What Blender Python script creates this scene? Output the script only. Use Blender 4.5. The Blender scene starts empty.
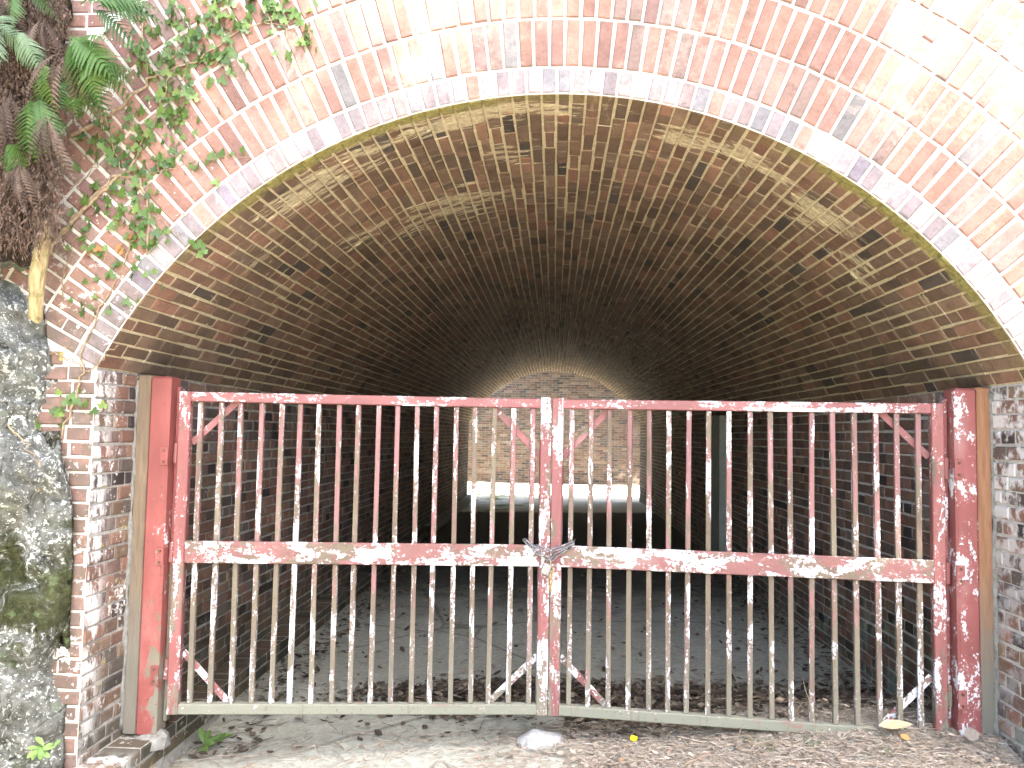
import bpy, math, random
import numpy as np
from mathutils import Vector, Matrix, noise as mnoise
random.seed(7)
rng = np.random.default_rng(7)
R = math.radians
scene = bpy.context.scene
COL = scene.collection

# ------------------------------------------------------------------ camera
CX, CY, CZ = 0.0136, -4.0356, 1.4297
YAW, PITCH, ROLL, FPX = R(-3.066), R(3.524), R(1.042), 806.0
_F = Vector((math.sin(YAW)*math.cos(PITCH), math.cos(YAW)*math.cos(PITCH), math.sin(PITCH)))
_R0 = Vector((math.cos(YAW), -math.sin(YAW), 0)); _U0 = _R0.cross(_F)
_R = _R0*math.cos(ROLL) + _U0*math.sin(ROLL); _U = -_R0*math.sin(ROLL) + _U0*math.cos(ROLL)
cam_d = bpy.data.cameras.new('camera'); cam = bpy.data.objects.new('camera', cam_d); COL.objects.link(cam)
m = Matrix.Identity(4)
for i in range(3):
    m[i][0], m[i][1], m[i][2], m[i][3] = _R[i], _U[i], -_F[i], (CX, CY, CZ)[i]
cam.matrix_world = m
cam_d.sensor_width = 36; cam_d.lens = FPX/1024*36; cam_d.clip_start = 0.05; cam_d.clip_end = 600
scene.camera = cam
CAM = np.array([CX, CY, CZ]); CR, CU, CF = map(np.array, (_R, _U, _F))
def px(P):
    d = np.asarray(P) - CAM; z = d@CF
    return 512 + FPX*(d@CR)/z, 384 - FPX*(d@CU)/z, z

# ------------------------------------------------------------------ light
SUN = Vector((0.30, -0.45, 0.91)).normalized()          # direction towards the sun
EXPOSURE = 3.62
SKY_STRENGTH, SUN_STRENGTH = 0.14, 5.0
w = bpy.data.worlds.new('World'); scene.world = w; w.use_nodes = True
nt = w.node_tree; nt.nodes.clear()
sky = nt.nodes.new('ShaderNodeTexSky'); sky.sky_type = 'NISHITA'; sky.sun_disc = False
sky.sun_elevation = math.asin(SUN.z); sky.sun_rotation = math.atan2(SUN.x, SUN.y)
sky.air_density = 1.0; sky.dust_density = 3.2; sky.ozone_density = 0.5
bg = nt.nodes.new('ShaderNodeBackground'); bg.inputs[1].default_value = SKY_STRENGTH
wo = nt.nodes.new('ShaderNodeOutputWorld')
nt.links.new(sky.outputs[0], bg.inputs[0]); nt.links.new(bg.outputs[0], wo.inputs[0])
sl = bpy.data.lights.new('sun', 'SUN'); sl.energy = SUN_STRENGTH; sl.angle = R(1.5); sl.color = (1, 0.94, 0.84)
so = bpy.data.objects.new('sun', sl); COL.objects.link(so)
so.rotation_euler = SUN.to_track_quat('Z', 'Y').to_euler(); so.location = SUN*40
scene.view_settings.view_transform = 'Standard'; scene.view_settings.look = 'None'
scene.view_settings.exposure = EXPOSURE; scene.view_settings.gamma = 1
scene.view_settings.use_curve_mapping = False
scene.cycles.max_bounces = 6; scene.cycles.diffuse_bounces = 4; scene.cycles.use_adaptive_sampling = True; scene.cycles.adaptive_threshold = 0.02; scene.cycles.glossy_bounces = 2; scene.cycles.transmission_bounces = 3

# ------------------------------------------------------------------ node helper
class G:
    def __init__(s, name):
        s.mat = bpy.data.materials.new(name); s.mat.use_nodes = True
        s.t = s.mat.node_tree; s.t.nodes.clear()
        s.out = s.n('ShaderNodeOutputMaterial')
        s.pos = s.n('ShaderNodeNewGeometry').outputs['Position']
        sx = s.n('ShaderNodeSeparateXYZ'); s.l(s.pos, sx.inputs[0]); s.x, s.y, s.z = sx.outputs
    def n(s, t): return s.t.nodes.new(t)
    def l(s, a, b):
        if hasattr(a, 'is_output'): s.t.links.new(a, b)
        else:
            if isinstance(a, tuple) and len(a) == 3 and b.type == 'RGBA': a = (*a, 1)
            b.default_value = a
    def math(s, op, a, b=0.0, c=0.0, clamp=False):
        n = s.n('ShaderNodeMath'); n.operation = op; n.use_clamp = clamp
        s.l(a, n.inputs[0]); s.l(b, n.inputs[1]); s.l(c, n.inputs[2]); return n.outputs[0]
    def mul(s, a, b): return s.math('MULTIPLY', a, b)
    def add(s, a, b): return s.math('ADD', a, b)
    def vec(s, x, y, z):
        n = s.n('ShaderNodeCombineXYZ')
        for i, v in enumerate((x, y, z)): s.l(v, n.inputs[i])
        return n.outputs[0]
    def sc(s, v, k):
        n = s.n('ShaderNodeVectorMath'); n.operation = 'MULTIPLY'; s.l(v, n.inputs[0])
        n.inputs[1].default_value = k if isinstance(k, tuple) else (k, k, k); return n.outputs[0]
    def noise(s, v, scale, detail=4, rough=0.6, dist=0.0):
        n = s.n('ShaderNodeTexNoise'); s.l(v, n.inputs['Vector'])
        n.inputs['Scale'].default_value = scale; n.inputs['Detail'].default_value = min(detail, 4)
        n.inputs['Roughness'].default_value = rough; n.inputs['Distortion'].default_value = dist
        return n.outputs[0]
    def vor(s, v, scale, feat='F1'):
        n = s.n('ShaderNodeTexVoronoi'); n.feature = feat; s.l(v, n.inputs['Vector']); n.inputs['Scale'].default_value = scale
        return n.outputs[0]
    def step(s, v, lo, hi, a=0.0, b=1.0):
        n = s.n('ShaderNodeMapRange'); n.interpolation_type = 'SMOOTHSTEP'
        s.l(v, n.inputs[0]); s.l(lo, n.inputs[1]); s.l(hi, n.inputs[2]); s.l(a, n.inputs[3]); s.l(b, n.inputs[4]); return n.outputs[0]
    def mix(s, f, a, b, mode='MIX'):
        n = s.n('ShaderNodeMix'); n.data_type = 'RGBA'; n.blend_type = mode
        s.l(f, n.inputs[0]); s.l(a, n.inputs[6]); s.l(b, n.inputs[7]); return n.outputs[2]
    def ramp(s, f, stops, const=False):
        n = s.n('ShaderNodeValToRGB'); s.l(f, n.inputs[0]); cr = n.color_ramp
        if const: cr.interpolation = 'CONSTANT'
        while len(cr.elements) < len(stops): cr.elements.new(0.5)
        for e, (p, c) in zip(cr.elements, stops): e.position = p; e.color = (*c, 1)
        return n.outputs[0]
    def grey(s, v, lo, hi):
        n = s.n('ShaderNodeMapRange'); s.l(v, n.inputs[0]); n.inputs[1].default_value = 0.25; n.inputs[2].default_value = 0.75
        n.inputs[3].default_value = lo; n.inputs[4].default_value = hi; return n.outputs[0]
    def attr(s, name):
        n = s.n('ShaderNodeAttribute'); n.attribute_name = name
        sp = s.n('ShaderNodeSeparateColor'); s.l(n.outputs['Color'], sp.inputs[0]); return sp.outputs
    def gauss(s, x, c, wdt):
        d = s.math('DIVIDE', s.math('SUBTRACT', x, c), wdt); return s.math('EXPONENT', s.mul(s.mul(d, d), -1.0))
    def bump(s, h, dist, strength=0.6):
        n = s.n('ShaderNodeBump'); n.inputs['Distance'].default_value = dist; n.inputs['Strength'].default_value = strength
        s.l(h, n.inputs['Height']); return n.outputs[0]
    def done(s, col, rough=0.85, nrm=None, metal=0.0, spec=0.3, transl=0.0):
        b = s.n('ShaderNodeBsdfPrincipled'); s.l(col, b.inputs['Base Color']); s.l(rough, b.inputs['Roughness'])
        s.l(metal, b.inputs['Metallic']); b.inputs['Specular IOR Level'].default_value = spec
        if nrm is not None: s.l(nrm, b.inputs['Normal'])
        sh = b.outputs[0]
        if transl:
            t = s.n('ShaderNodeBsdfTranslucent'); s.l(col, t.inputs[0]); mx = s.n('ShaderNodeMixShader')
            mx.inputs[0].default_value = transl; s.l(sh, mx.inputs[1]); s.l(t.outputs[0], mx.inputs[2]); sh = mx.outputs[0]
        s.l(sh, s.out.inputs[0]); return s.mat

# ------------------------------------------------------------------ brick and mortar materials
ZC, RV, HALF, SPRING, YP, YE = 0.622, 2.376, 2.12, 1.70, -0.40, 16.0   # vault centre height, radius, half width, springing, portal and exit
def arc(g): return g.mul(g.math('ARCTAN2', g.x, g.math('SUBTRACT', g.z, ZC)), RV)

def vault_stain(g, col, ismortar):
    a = arc(g)
    v = g.vec(g.mul(a, 2.6), g.mul(g.y, 13.0), 0.0)
    n = g.noise(v, 1.0, 6, 0.68, 0.8)
    env = None
    for ca, wa, cy, wy, k in ((-0.45, 0.75, -0.22, 0.20, 1.0), (-1.3, 0.45, -0.05, 0.22, 0.9), (-0.75, 0.62, 1.12, 0.50, .82), (-1.25, .35, .9, .32, .75), (-.2, .4, .35, .35, .6),
                              (0.75, 0.75, -0.08, 0.22, 0.75), (1.45, 0.30, 0.12, 0.28, 0.95), (1.75, .25, .4, .3, .8), (-1.9, .5, .3, .5, .5), (0, 3.5, 0.4, 1.6, .33)):
        e = g.mul(g.mul(g.gauss(a, ca, wa), g.gauss(g.y, cy, wy)), k)
        env = e if env is None else g.math('MAXIMUM', env, e)
    thr = g.math('SUBTRACT', 0.73, g.mul(env, 0.36))
    mk = g.step(n, thr, g.add(thr, 0.07))
    soot = g.step(g.noise(g.vec(g.mul(a, 1.1), g.mul(g.y, .8), 3.0), 1.6, 4, .65, .6), .50, .66)
    if not ismortar: col = g.mix(g.mul(soot, .45), col, (.05, .042, .034))
    run = g.step(g.noise(g.vec(g.mul(a, 3.2), g.mul(g.y, 1.0), 7.0), 2.6, 4, .7, 1.0), .63, .72)
    col = g.mix(g.mul(run, .32), col, (.34, .30, .21))
    fine = g.noise(g.pos, 45, 4)
    col = g.mix(g.mul(mk, g.grey(fine, .6, 1.0)), col, g.ramp(fine, ((.3, (.33, .28, .175)), (.7, (.54, .475, .33)))))
    # moss skin on the front lip
    lip = g.step(g.add(g.y, g.mul(g.math('SUBTRACT', g.noise(g.pos, 7, 4), .5), .14)), YP+.05, YP+.12, 1.0, 0.0)
    side = g.math('MAXIMUM', g.gauss(a, -0.95, .75), g.gauss(a, 1.75, .55))
    lip = g.math('MINIMUM', g.mul(g.mul(lip, side), 1.5), .96)
    return g.mix(lip, col, g.ramp(fine, ((.3, (.12, .11, .035)), (.7, (.30, .27, .10)))))

def limewash(g, col, base, amt=1.0, yellow=True):
    """white efflorescence and lichen flecks"""
    n1 = g.noise(g.pos, 6.0, 5, .7, .3); n2 = g.noise(g.pos, 42.0, 4, .65)
    mk = g.step(g.add(g.mul(n1, .55), g.mul(n2, .45)), base, base+.06)
    col = g.mix(g.mul(mk, amt), col, (.62, .60, .57))
    if yellow:
        y = g.step(g.noise(g.pos, 11.0, 4, .6), .66, .70)
        col = g.mix(g.mul(y, .7), col, (.36, .27, .06))
    return col

def brick_material(name, stops, after=None, bumpk=0.004, var=(.68, 1.25), alt=None):
    g = G(name); r, gg, b = g.attr('tint')
    col = g.ramp(r, stops, True)
    if alt: col = g.mix(g.math('GREATER_THAN', b, .5), col, g.ramp(r, alt, True))
    nf = g.noise(g.pos, 70, 5, .7); nm = g.noise(g.pos, 9, 4, .6)
    k = g.mul(g.mul(g.grey(nf, .75, 1.2), g.grey(nm, .72, 1.2)), g.math('MULTIPLY_ADD', gg, var[1]-var[0], var[0]))
    col = g.mix(1.0, col, k, 'MULTIPLY')
    blot = g.step(g.noise(g.pos, 23, 4, .65), .58, .72)
    col = g.mix(g.mul(blot, .45), col, (.07, .05, .045))
    if after: col = after(g, col)
    h = g.add(g.mul(nf, .5), g.noise(g.pos, 240, 3, .7))
    return g.done(col, .88, g.bump(h, bumpk, .7), spec=.25)

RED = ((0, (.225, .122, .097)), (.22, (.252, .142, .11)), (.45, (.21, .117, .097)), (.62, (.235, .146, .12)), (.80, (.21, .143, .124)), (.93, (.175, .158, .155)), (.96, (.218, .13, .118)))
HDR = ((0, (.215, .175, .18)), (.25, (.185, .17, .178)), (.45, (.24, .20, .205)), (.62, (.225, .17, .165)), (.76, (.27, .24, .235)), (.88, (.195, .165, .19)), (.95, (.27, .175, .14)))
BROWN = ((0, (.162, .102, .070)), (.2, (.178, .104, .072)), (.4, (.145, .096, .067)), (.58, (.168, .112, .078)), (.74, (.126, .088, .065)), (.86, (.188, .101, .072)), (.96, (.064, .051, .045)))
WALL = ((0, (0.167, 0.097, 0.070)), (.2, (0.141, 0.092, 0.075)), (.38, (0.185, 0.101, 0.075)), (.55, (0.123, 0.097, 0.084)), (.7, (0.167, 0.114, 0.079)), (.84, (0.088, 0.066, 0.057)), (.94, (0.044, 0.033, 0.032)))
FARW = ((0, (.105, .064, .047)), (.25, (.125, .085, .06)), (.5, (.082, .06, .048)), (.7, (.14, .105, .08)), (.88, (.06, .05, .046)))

def portal_after(g, col):
    # lime bloom leaching down from the top of the wall, right of the crown
    n = g.noise(g.sc(g.pos, (1.0, 1, .8)), 2.3, 6, .65, .6); n2 = g.noise(g.pos, 38, 4, .65)
    env = g.step(g.add(g.x, g.mul(g.z, .45)), -.3, .9)
    mk = g.step(g.add(g.mul(n, .65), g.mul(n2, .35)), g.math('SUBTRACT', .74, g.mul(env, .22)), g.math('SUBTRACT', .86, g.mul(env, .24)))
    col = g.mix(g.mul(mk, .28), col, (.42, .345, .29))
    low = g.mul(g.step(g.z, 2.5, 1.7), g.step(g.x, -1.8, -2.0))
    fl = g.step(g.noise(g.pos, 44, 3, .5), .66, .70)
    col = g.mix(g.mul(fl, .75), col, (.58, .56, .50)) if False else g.mix(g.mul(g.mul(fl, g.step(g.x, -1.2, -2.0)), .75), col, (.55, .53, .48))
    col = g.mix(g.mul(low, g.step(g.noise(g.pos, 14, 4, .6), .38, .62, .35, .85)), col, (.10, .08, .064))
    lw = limewash(g, col, .555)
    return g.mix(low, col, lw)
def left_wall_after(g, col):
    near = g.step(g.y, 1.4, -.3)
    lw = limewash(g, col, .55)
    col = g.mix(near, col, lw)
    run = g.mul(g.gauss(g.y, -.34, .07), g.step(g.noise(g.sc(g.pos, (1, 1, .35)), 17, 4, .7), .42, .56))
    col = g.mix(g.mul(run, .9), col, (.66, .65, .63))
    damp_dark = g.step(g.add(g.z, g.mul(g.noise(g.pos, 4, 4), .5)), .75, .15)
    return g.mix(g.mul(damp_dark, .4), col, (.075, .08, .05))
def right_wall_after(g, col):
    top = g.mul(g.step(g.y, 1.0, -.2), g.step(g.z, .2, 1.5, .25, 1.0))
    n = g.step(g.noise(g.pos, 7, 6, .7), .44, .56)
    col = g.mix(g.mul(g.mul(n, top), .85), col, (.60, .59, .58))
    gr = g.mul(g.step(g.z, .5, .1), g.step(g.noise(g.pos, 6, 4, .6), .5, .62))
    col = g.mix(g.mul(gr, .6), col, (.20, .27, .21))
    fl = g.step(g.noise(g.pos, 60, 3, .5), .66, .70)
    return g.mix(g.mul(fl, .5), col, (.5, .49, .46))

M = {}
M['portal'] = brick_material('portal_brick', RED, portal_after, alt=HDR, var=(.82, 1.15))
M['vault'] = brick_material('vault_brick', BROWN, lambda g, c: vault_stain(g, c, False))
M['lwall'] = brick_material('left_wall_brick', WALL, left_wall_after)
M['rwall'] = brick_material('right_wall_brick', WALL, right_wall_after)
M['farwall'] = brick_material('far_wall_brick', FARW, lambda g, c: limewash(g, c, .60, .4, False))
def mortar(name, c0, c1, after=None):
    g = G(name); n = g.noise(g.pos, 30, 5, .7)
    col = g.ramp(n, ((.3, c0), (.7, c1)))
    if after: col = after(g, col)
    return g.done(col, .95, g.bump(g.noise(g.pos, 190, 4, .7), .004, .8), spec=.1)
M['mportal'] = mortar('portal_mortar', (.38, .355, .31), (.56, .535, .48))
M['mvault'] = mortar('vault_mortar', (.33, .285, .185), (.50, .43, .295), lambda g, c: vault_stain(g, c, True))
M['mlwall'] = mortar('left_wall_mortar', (.20, .19, .165), (.40, .385, .35), lambda g, c: limewash(g, c, .60))
M['mrwall'] = mortar('right_wall_mortar', (.28, .27, .25), (.50, .48, .45))
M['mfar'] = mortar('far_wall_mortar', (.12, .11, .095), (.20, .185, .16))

# ------------------------------------------------------------------ mesh helpers
def obj(name, me, mat=None, parent=None, label=None, cat=None, group=None, kind=None, loc=None):
    o = bpy.data.objects.new(name, me); COL.objects.link(o)
    if mat is not None and me is not None and not me.materials: me.materials.append(mat)
    if parent: o.parent = parent
    if loc is not None: o.location = loc
    for k, v in (('label', label), ('category', cat), ('group', group), ('kind', kind)):
        if v: o[k] = v
    return o
def thing(name, label, cat, loc=(0, 0, 0), rotz=0, group=None):
    o = obj(name, None, label=label, cat=cat, group=group, loc=loc); o.rotation_euler = (0, 0, rotz); return o
def mesh(name, v, f, smooth=False):
    me = bpy.data.meshes.new(name); me.from_pydata([tuple(p) for p in v], [], [tuple(q) for q in f]); me.update()
    if smooth: me.polygons.foreach_set('use_smooth', [True]*len(me.polygons))
    return me
class MB:
    def __init__(s): s.v = []; s.f = []
    def addm(s, v, f):
        k = len(s.v); s.v += [tuple(p) for p in v]; s.f += [tuple(i+k for i in q) for q in f]
    def box(s, c, h, bev=0.003, rot=None):
        hx, hy, hz = h; b = min(bev, hx*.45, hy*.45, hz*.45); vs = []; ids = {}
        for sx in (-1, 1):
            for sy in (-1, 1):
                for sz in (-1, 1):
                    for ax in range(3):
                        p = [sx*(hx-b), sy*(hy-b), sz*(hz-b)]; p[ax] = (sx*hx, sy*hy, sz*hz)[ax]
                        ids[(sx, sy, sz, ax)] = len(vs); vs.append(p)
        fs = []
        for ax in range(3):
            o1, o2 = [(1, 2), (2, 0), (0, 1)][ax]
            for sg in (-1, 1):
                q = []
                for a, bb in ((-1, -1), (1, -1), (1, 1), (-1, 1)):
                    k = [0, 0, 0]; k[ax] = sg; k[o1] = a; k[o2] = bb; q.append(ids[(*k, ax)])
                fs.append(q if sg > 0 else q[::-1])
        for ax in range(3):            # edges along ax
            o1, o2 = [(1, 2), (2, 0), (0, 1)][ax]
            for a in (-1, 1):
                for bb in (-1, 1):
                    def kk(s_, axis):
                        k = [0, 0, 0]; k[ax] = s_; k[o1] = a; k[o2] = bb; return ids[(*k, axis)]
                    q = [kk(-1, o1), kk(1, o1), kk(1, o2), kk(-1, o2)]
                    fs.append(q if a*bb < 0 else q[::-1])
        for sx in (-1, 1):
            for sy in (-1, 1):
                for sz in (-1, 1):
                    q = [ids[(sx, sy, sz, a)] for a in range(3)]; fs.append(q if sx*sy*sz > 0 else q[::-1])
        if rot is not None: vs = [rot@Vector(p) for p in vs]
        c = Vector(c); s.addm([Vector(p)+c for p in vs], fs); return s
    def tube(s, pts, rad, n=6, cap=True):
        pts = [Vector(p) for p in pts]; k0 = len(s.v)
        rads = rad if isinstance(rad, (list, tuple)) else [rad]*len(pts)
        up = Vector((.13, .31, .94))
        for i, p in enumerate(pts):
            t = (pts[min(i+1, len(pts)-1)] - pts[max(i-1, 0)]).normalized()
            a = t.cross(up)
            if a.length < 1e-3: a = t.cross(Vector((1, 0, 0)))
            a.normalize(); b = t.cross(a)
            for j in range(n):
                th = 2*math.pi*j/n; s.v.append(tuple(p + (a*math.cos(th) + b*math.sin(th))*rads[i]))
        for i in range(len(pts)-1):
            for j in range(n):
                s.f.append((k0+i*n+j, k0+i*n+(j+1) % n, k0+(i+1)*n+(j+1) % n, k0+(i+1)*n+j))
        if cap:
            s.f.append(tuple(k0+j for j in range(n))[::-1]); e = k0+(len(pts)-1)*n; s.f.append(tuple(e+j for j in range(n)))
        return s
    def me(s, name, smooth=False): return mesh(name, s.v, s.f, smooth)
    def build(s, name, mat, parent=None, smooth=False, **k): return obj(name, s.me(name, smooth), mat, parent, **k)

# ------------------------------------------------------------------ bricks
TOPF = [(8, 9, 10, 11)] + [(4+i, 4+(i+1) % 4, 8+(i+1) % 4, 8+i) for i in range(4)] + [(i, (i+1) % 4, 4+(i+1) % 4, 4+i) for i in range(4)]
class Bricks:
    def __init__(s): s.b = []
    def add(s, c, u, v, n, hu, hv, flag=0.0, proud=.007, jit=.0022, tint=None, ch=.005, clip=None):
        """one brick: centre c on the mortar plane, u length, v height, n outwards"""
        c, u, v, n = (np.asarray(t, float) for t in (c, u, v, n))
        pr = proud + rng.uniform(-.0035, .0035); ch = ch*rng.uniform(.6, 1.6)
        ch = min(ch, hu*.4, hv*.4); vs = []
        cor = ((-1, -1), (1, -1), (1, 1), (-1, 1)); j = rng.uniform(-jit, jit, (4, 2))
        for d, ins, jj in ((-.035, 0, 0), (pr-ch*.8, 0, 1), (pr, ch, 1)):
            for k, (a, b) in enumerate(cor):
                vs.append(c + u*(a*(hu-ins)+j[k, 0]*jj) + v*(b*(hv-ins)+j[k, 1]*jj) + n*(d + (rng.uniform(-.0012, .0012) if ins else 0)))
        t = tint if tint is not None else (rng.random(), rng.random(), flag)
        x, y, z = px(c); vis = 0
        if z > .2 and -5 < x < 1029 and -5 < y < 773:
            face = max(0.0, float(n@(CAM-c))/np.linalg.norm(CAM-c)); vis = face*hu*hv/z**2
        s.b.append((np.array(vs), t, c, vis))
    def build(s, parent, mat, limit=300, name='brick', hide=None):
        order = sorted(range(len(s.b)), key=lambda i: -s.b[i][3] * (0 if hide and hide(s.b[i][2]) else 1))
        solo = [i for i in order[:limit] if s.b[i][3] > 0 and not (hide and hide(s.b[i][2]))]; ss = set(solo)
        for i in solo:
            vs, t, c, _ = s.b[i]
            me = mesh(name, vs-c, TOPF); s.tint(me, [t]*12); obj(name, me, mat, parent, loc=c)
        rest = [i for i in range(len(s.b)) if i not in ss]
        if rest:
            V = np.concatenate([s.b[i][0] for i in rest]); F = (np.array(TOPF)[None] + 12*np.arange(len(rest))[:, None, None]).reshape(-1, 4)
            me = bpy.data.meshes.new('brickwork'); me.from_pydata(V.tolist(), [], F.tolist()); me.update()
            s.tint(me, [s.b[i][1] for i in rest for _ in range(12)])
            obj('brickwork', me, mat, parent, kind='stuff')
    @staticmethod
    def tint(me, t):
        a = me.color_attributes.new('tint', 'FLOAT_COLOR', 'POINT')
        a.data.foreach_set('color', np.c_[np.array(t), np.ones(len(t))].astype(np.float32).ravel())

PITCH_Z = .0705
# ---- portal face
portal = thing('brick_portal', 'brick tunnel portal face with rings of voussoirs around the arch', 'tunnel portal')
B = Bricks()
TH0 = math.acos((SPRING-ZC)/RV)
RINGS = [(2.382, 2.494, 76, 1), (2.508, 2.727, 79, 0), (2.741, 2.972, 85, 0), (2.988, 3.212, 93, 0), (3.228, 3.452, 100, 0)]
for r0, r1, n, hd in RINGS:
    th = TH0
    off = rng.uniform(-.2, .2)
    for i in range(n):
        a = -th + (i+.5)*2*th/n
        rad = np.array((math.sin(a), 0, math.cos(a))); tan = np.array((math.cos(a), 0, -math.sin(a)))
        rm = (r0+r1)/2; hw = r0*2*th/n/2 - .0062
        c = np.array((0, YP, ZC)) + rad*rm
        if not hd and rng.random() < .02:       # a stretcher replaced by two headers
            q = (r1-r0)/4-.004
            for s_ in (-1, 1): B.add(c+rad*s_*(q+.004), rad, tan, (0, -1, 0), q, hw, 0)
        else: B.add(c, rad, tan, (0, -1, 0), (r1-r0)/2, hw, float(hd))
RO = 3.466
def spandrel(zc, stretch, x0, x1):
    L = .228 if stretch else .112; p = L+.011; x = x0 - (.06 if stretch else 0)
    lo = HALF + .004 if zc+.034 < SPRING else max(HALF+.004, (zc+.040-ZC)*math.tan(TH0))
    if zc+.034 >= SPRING and math.hypot(lo, zc-ZC) > RO: lo = math.sqrt(max(0, RO**2-(zc-.034-ZC)**2))
    while x < x1:
        a, b = x, x+L; x += p
        for a2, b2 in ((max(a, x0), min(b, -lo)), (max(a, lo), min(b, x1))):
            if b2-a2 < .03: continue
            B.add(((a2+b2)/2, YP, zc), (1, 0, 0), (0, 0, 1), (0, -1, 0), (b2-a2)/2, .0295, 0, tint=(rng.random(), rng.random()*.8, 0))
            if lo < .02: break
k = 0
zc = -.30
while zc < 4.3:
    spandrel(zc, k % 2, -3.6, 3.6)
    zc += PITCH_Z; k += 1
# mortar wall: front sheet with the arch cut out, thickness .35 (outline strip)
mb = MB(); N = 96
inner = [(-HALF, -.45), (-HALF, SPRING)] + [(RV*math.sin(-TH0+2*TH0*i/N), ZC+RV*math.cos(-TH0+2*TH0*i/N)) for i in range(1, N)] + [(HALF, SPRING), (HALF, -.45)]
def outer_pt(p):
    if p[1] <= SPRING: return (math.copysign(3.65, p[0]), p[1])
    ang = math.atan2(p[0], p[1]-ZC); dx, dz = math.sin(ang), math.cos(ang)
    t = min(3.65/abs(dx) if abs(dx) > 1e-6 else 1e9, (4.32-ZC)/dz if dz > 0 else 1e9); return (dx*t, ZC+dz*t)
outer = [outer_pt(p) for p in inner]
for yy in (YP, YP+.36):
    for ring in (inner, outer):
        for p in ring: mb.v.append((p[0], yy, p[1]))
K = len(inner)
for i in range(K-1):
    mb.f.append((i, K+i, K+i+1, i+1)); mb.f.append((2*K+i, 2*K+i+1, 3*K+i+1, 3*K+i)); mb.f.append((K+i, 3*K+i, 3*K+i+1, K+i+1))
mb.build('mortar', M['mportal'], portal)
B.build(portal, M['portal'], 300, hide=lambda c: c[0] < -2.3 and c[2] > 1.5 or c[0] < -2.24)

# ---- vault
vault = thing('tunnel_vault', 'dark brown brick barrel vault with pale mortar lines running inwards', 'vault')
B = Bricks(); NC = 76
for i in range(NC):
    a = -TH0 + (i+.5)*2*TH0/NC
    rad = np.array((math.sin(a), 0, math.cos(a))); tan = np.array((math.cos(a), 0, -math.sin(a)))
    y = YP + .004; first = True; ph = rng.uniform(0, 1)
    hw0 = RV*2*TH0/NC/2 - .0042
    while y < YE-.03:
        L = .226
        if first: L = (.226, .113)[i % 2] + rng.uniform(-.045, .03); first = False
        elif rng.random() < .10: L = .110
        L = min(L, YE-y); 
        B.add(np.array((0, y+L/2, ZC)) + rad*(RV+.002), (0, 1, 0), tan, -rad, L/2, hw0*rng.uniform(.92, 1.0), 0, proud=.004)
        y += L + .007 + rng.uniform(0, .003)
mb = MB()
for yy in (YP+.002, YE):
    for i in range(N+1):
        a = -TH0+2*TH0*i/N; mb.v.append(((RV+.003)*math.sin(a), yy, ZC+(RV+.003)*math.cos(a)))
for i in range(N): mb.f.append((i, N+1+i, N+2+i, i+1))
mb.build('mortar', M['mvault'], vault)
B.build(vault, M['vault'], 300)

# ---- side walls
def side_wall(sg, mat, mmat, label, plinth):
    t = thing('side_wall', label, 'brick wall', loc=(sg*HALF, 0, 0)); t.location = (0, 0, 0)
    B = Bricks(); X = sg*HALF; z = SPRING-.036; k = 0
    nrm = (-sg, 0, 0)
    zlow = -.28
    while z > zlow:
        y = YP + .004; st = k % 2 == 0; first = True
        while y < YE-.03:
            L = .226 if st else .109
            if first and st: L = .226
            if first and not st: L = .168
            first = False; L = min(L, YE-y)
            B.add((X+sg*.002, y+L/2, z + .004*math.sin(y*1.3+k)), (0, 1, 0), (0, 0, 1), nrm, L/2, .0300*rng.uniform(.95, 1.02), 0, proud=.006, jit=.003)
            y += L + .0095 + rng.uniform(0, .003)
        z -= PITCH_Z; k += 1
    mb = MB(); mb.v = [(X+sg*.003, YP+.003, -.45), (X+sg*.003, YE, -.45), (X+sg*.003, YE, SPRING+.003), (X+sg*.003, YP+.003, SPRING+.003)]; mb.f = [(0, 1, 2, 3)]
    mb.build('mortar', mmat, t)
    if plinth:
        p0 = X + .185; zt = -.105
        m2 = MB(); m2.v = [(X, YP-.02, zt), (X, YE, zt), (p0-.004, YE, zt), (p0-.004, YP-.02, zt), (p0-.004, YE, -.45), (p0-.004, YP-.02, -.45), (X, YP-.02, -.45)]
        m2.f = [(0, 3, 2, 1), (3, 5, 4, 2), (0, 6, 5, 3)]; m2.build('plinth', mmat, t)
        for zc_, hv in ((zt-.032, .029), (zt-.102, .029)):
            y = YP-.015
            while y < 9:
                L = .226 if zc_ < -.15 else .109
                B.add((p0-.004, y+L/2, zc_), (0, 1, 0), (0, 0, 1), (1, 0, 0), L/2, hv, 0, tint=(.7+.3*rng.random(), .2*rng.random(), 0)); y += L+.012
        y = YP-.015
        while y < 9:
            B.add((X+.095, y+.055, zt-.003), (1, 0, 0), (0, 1, 0), (0, 0, 1), .085, .053, 0, tint=(rng.random(), .3*rng.random(), 0)); y += .119
    B.build(t, mat, 300)
    return t
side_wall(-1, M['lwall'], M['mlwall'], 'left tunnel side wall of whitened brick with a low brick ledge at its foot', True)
side_wall(1, M['rwall'], M['mrwall'], 'right tunnel side wall of dark brick meeting the leaf litter directly', False)

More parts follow.
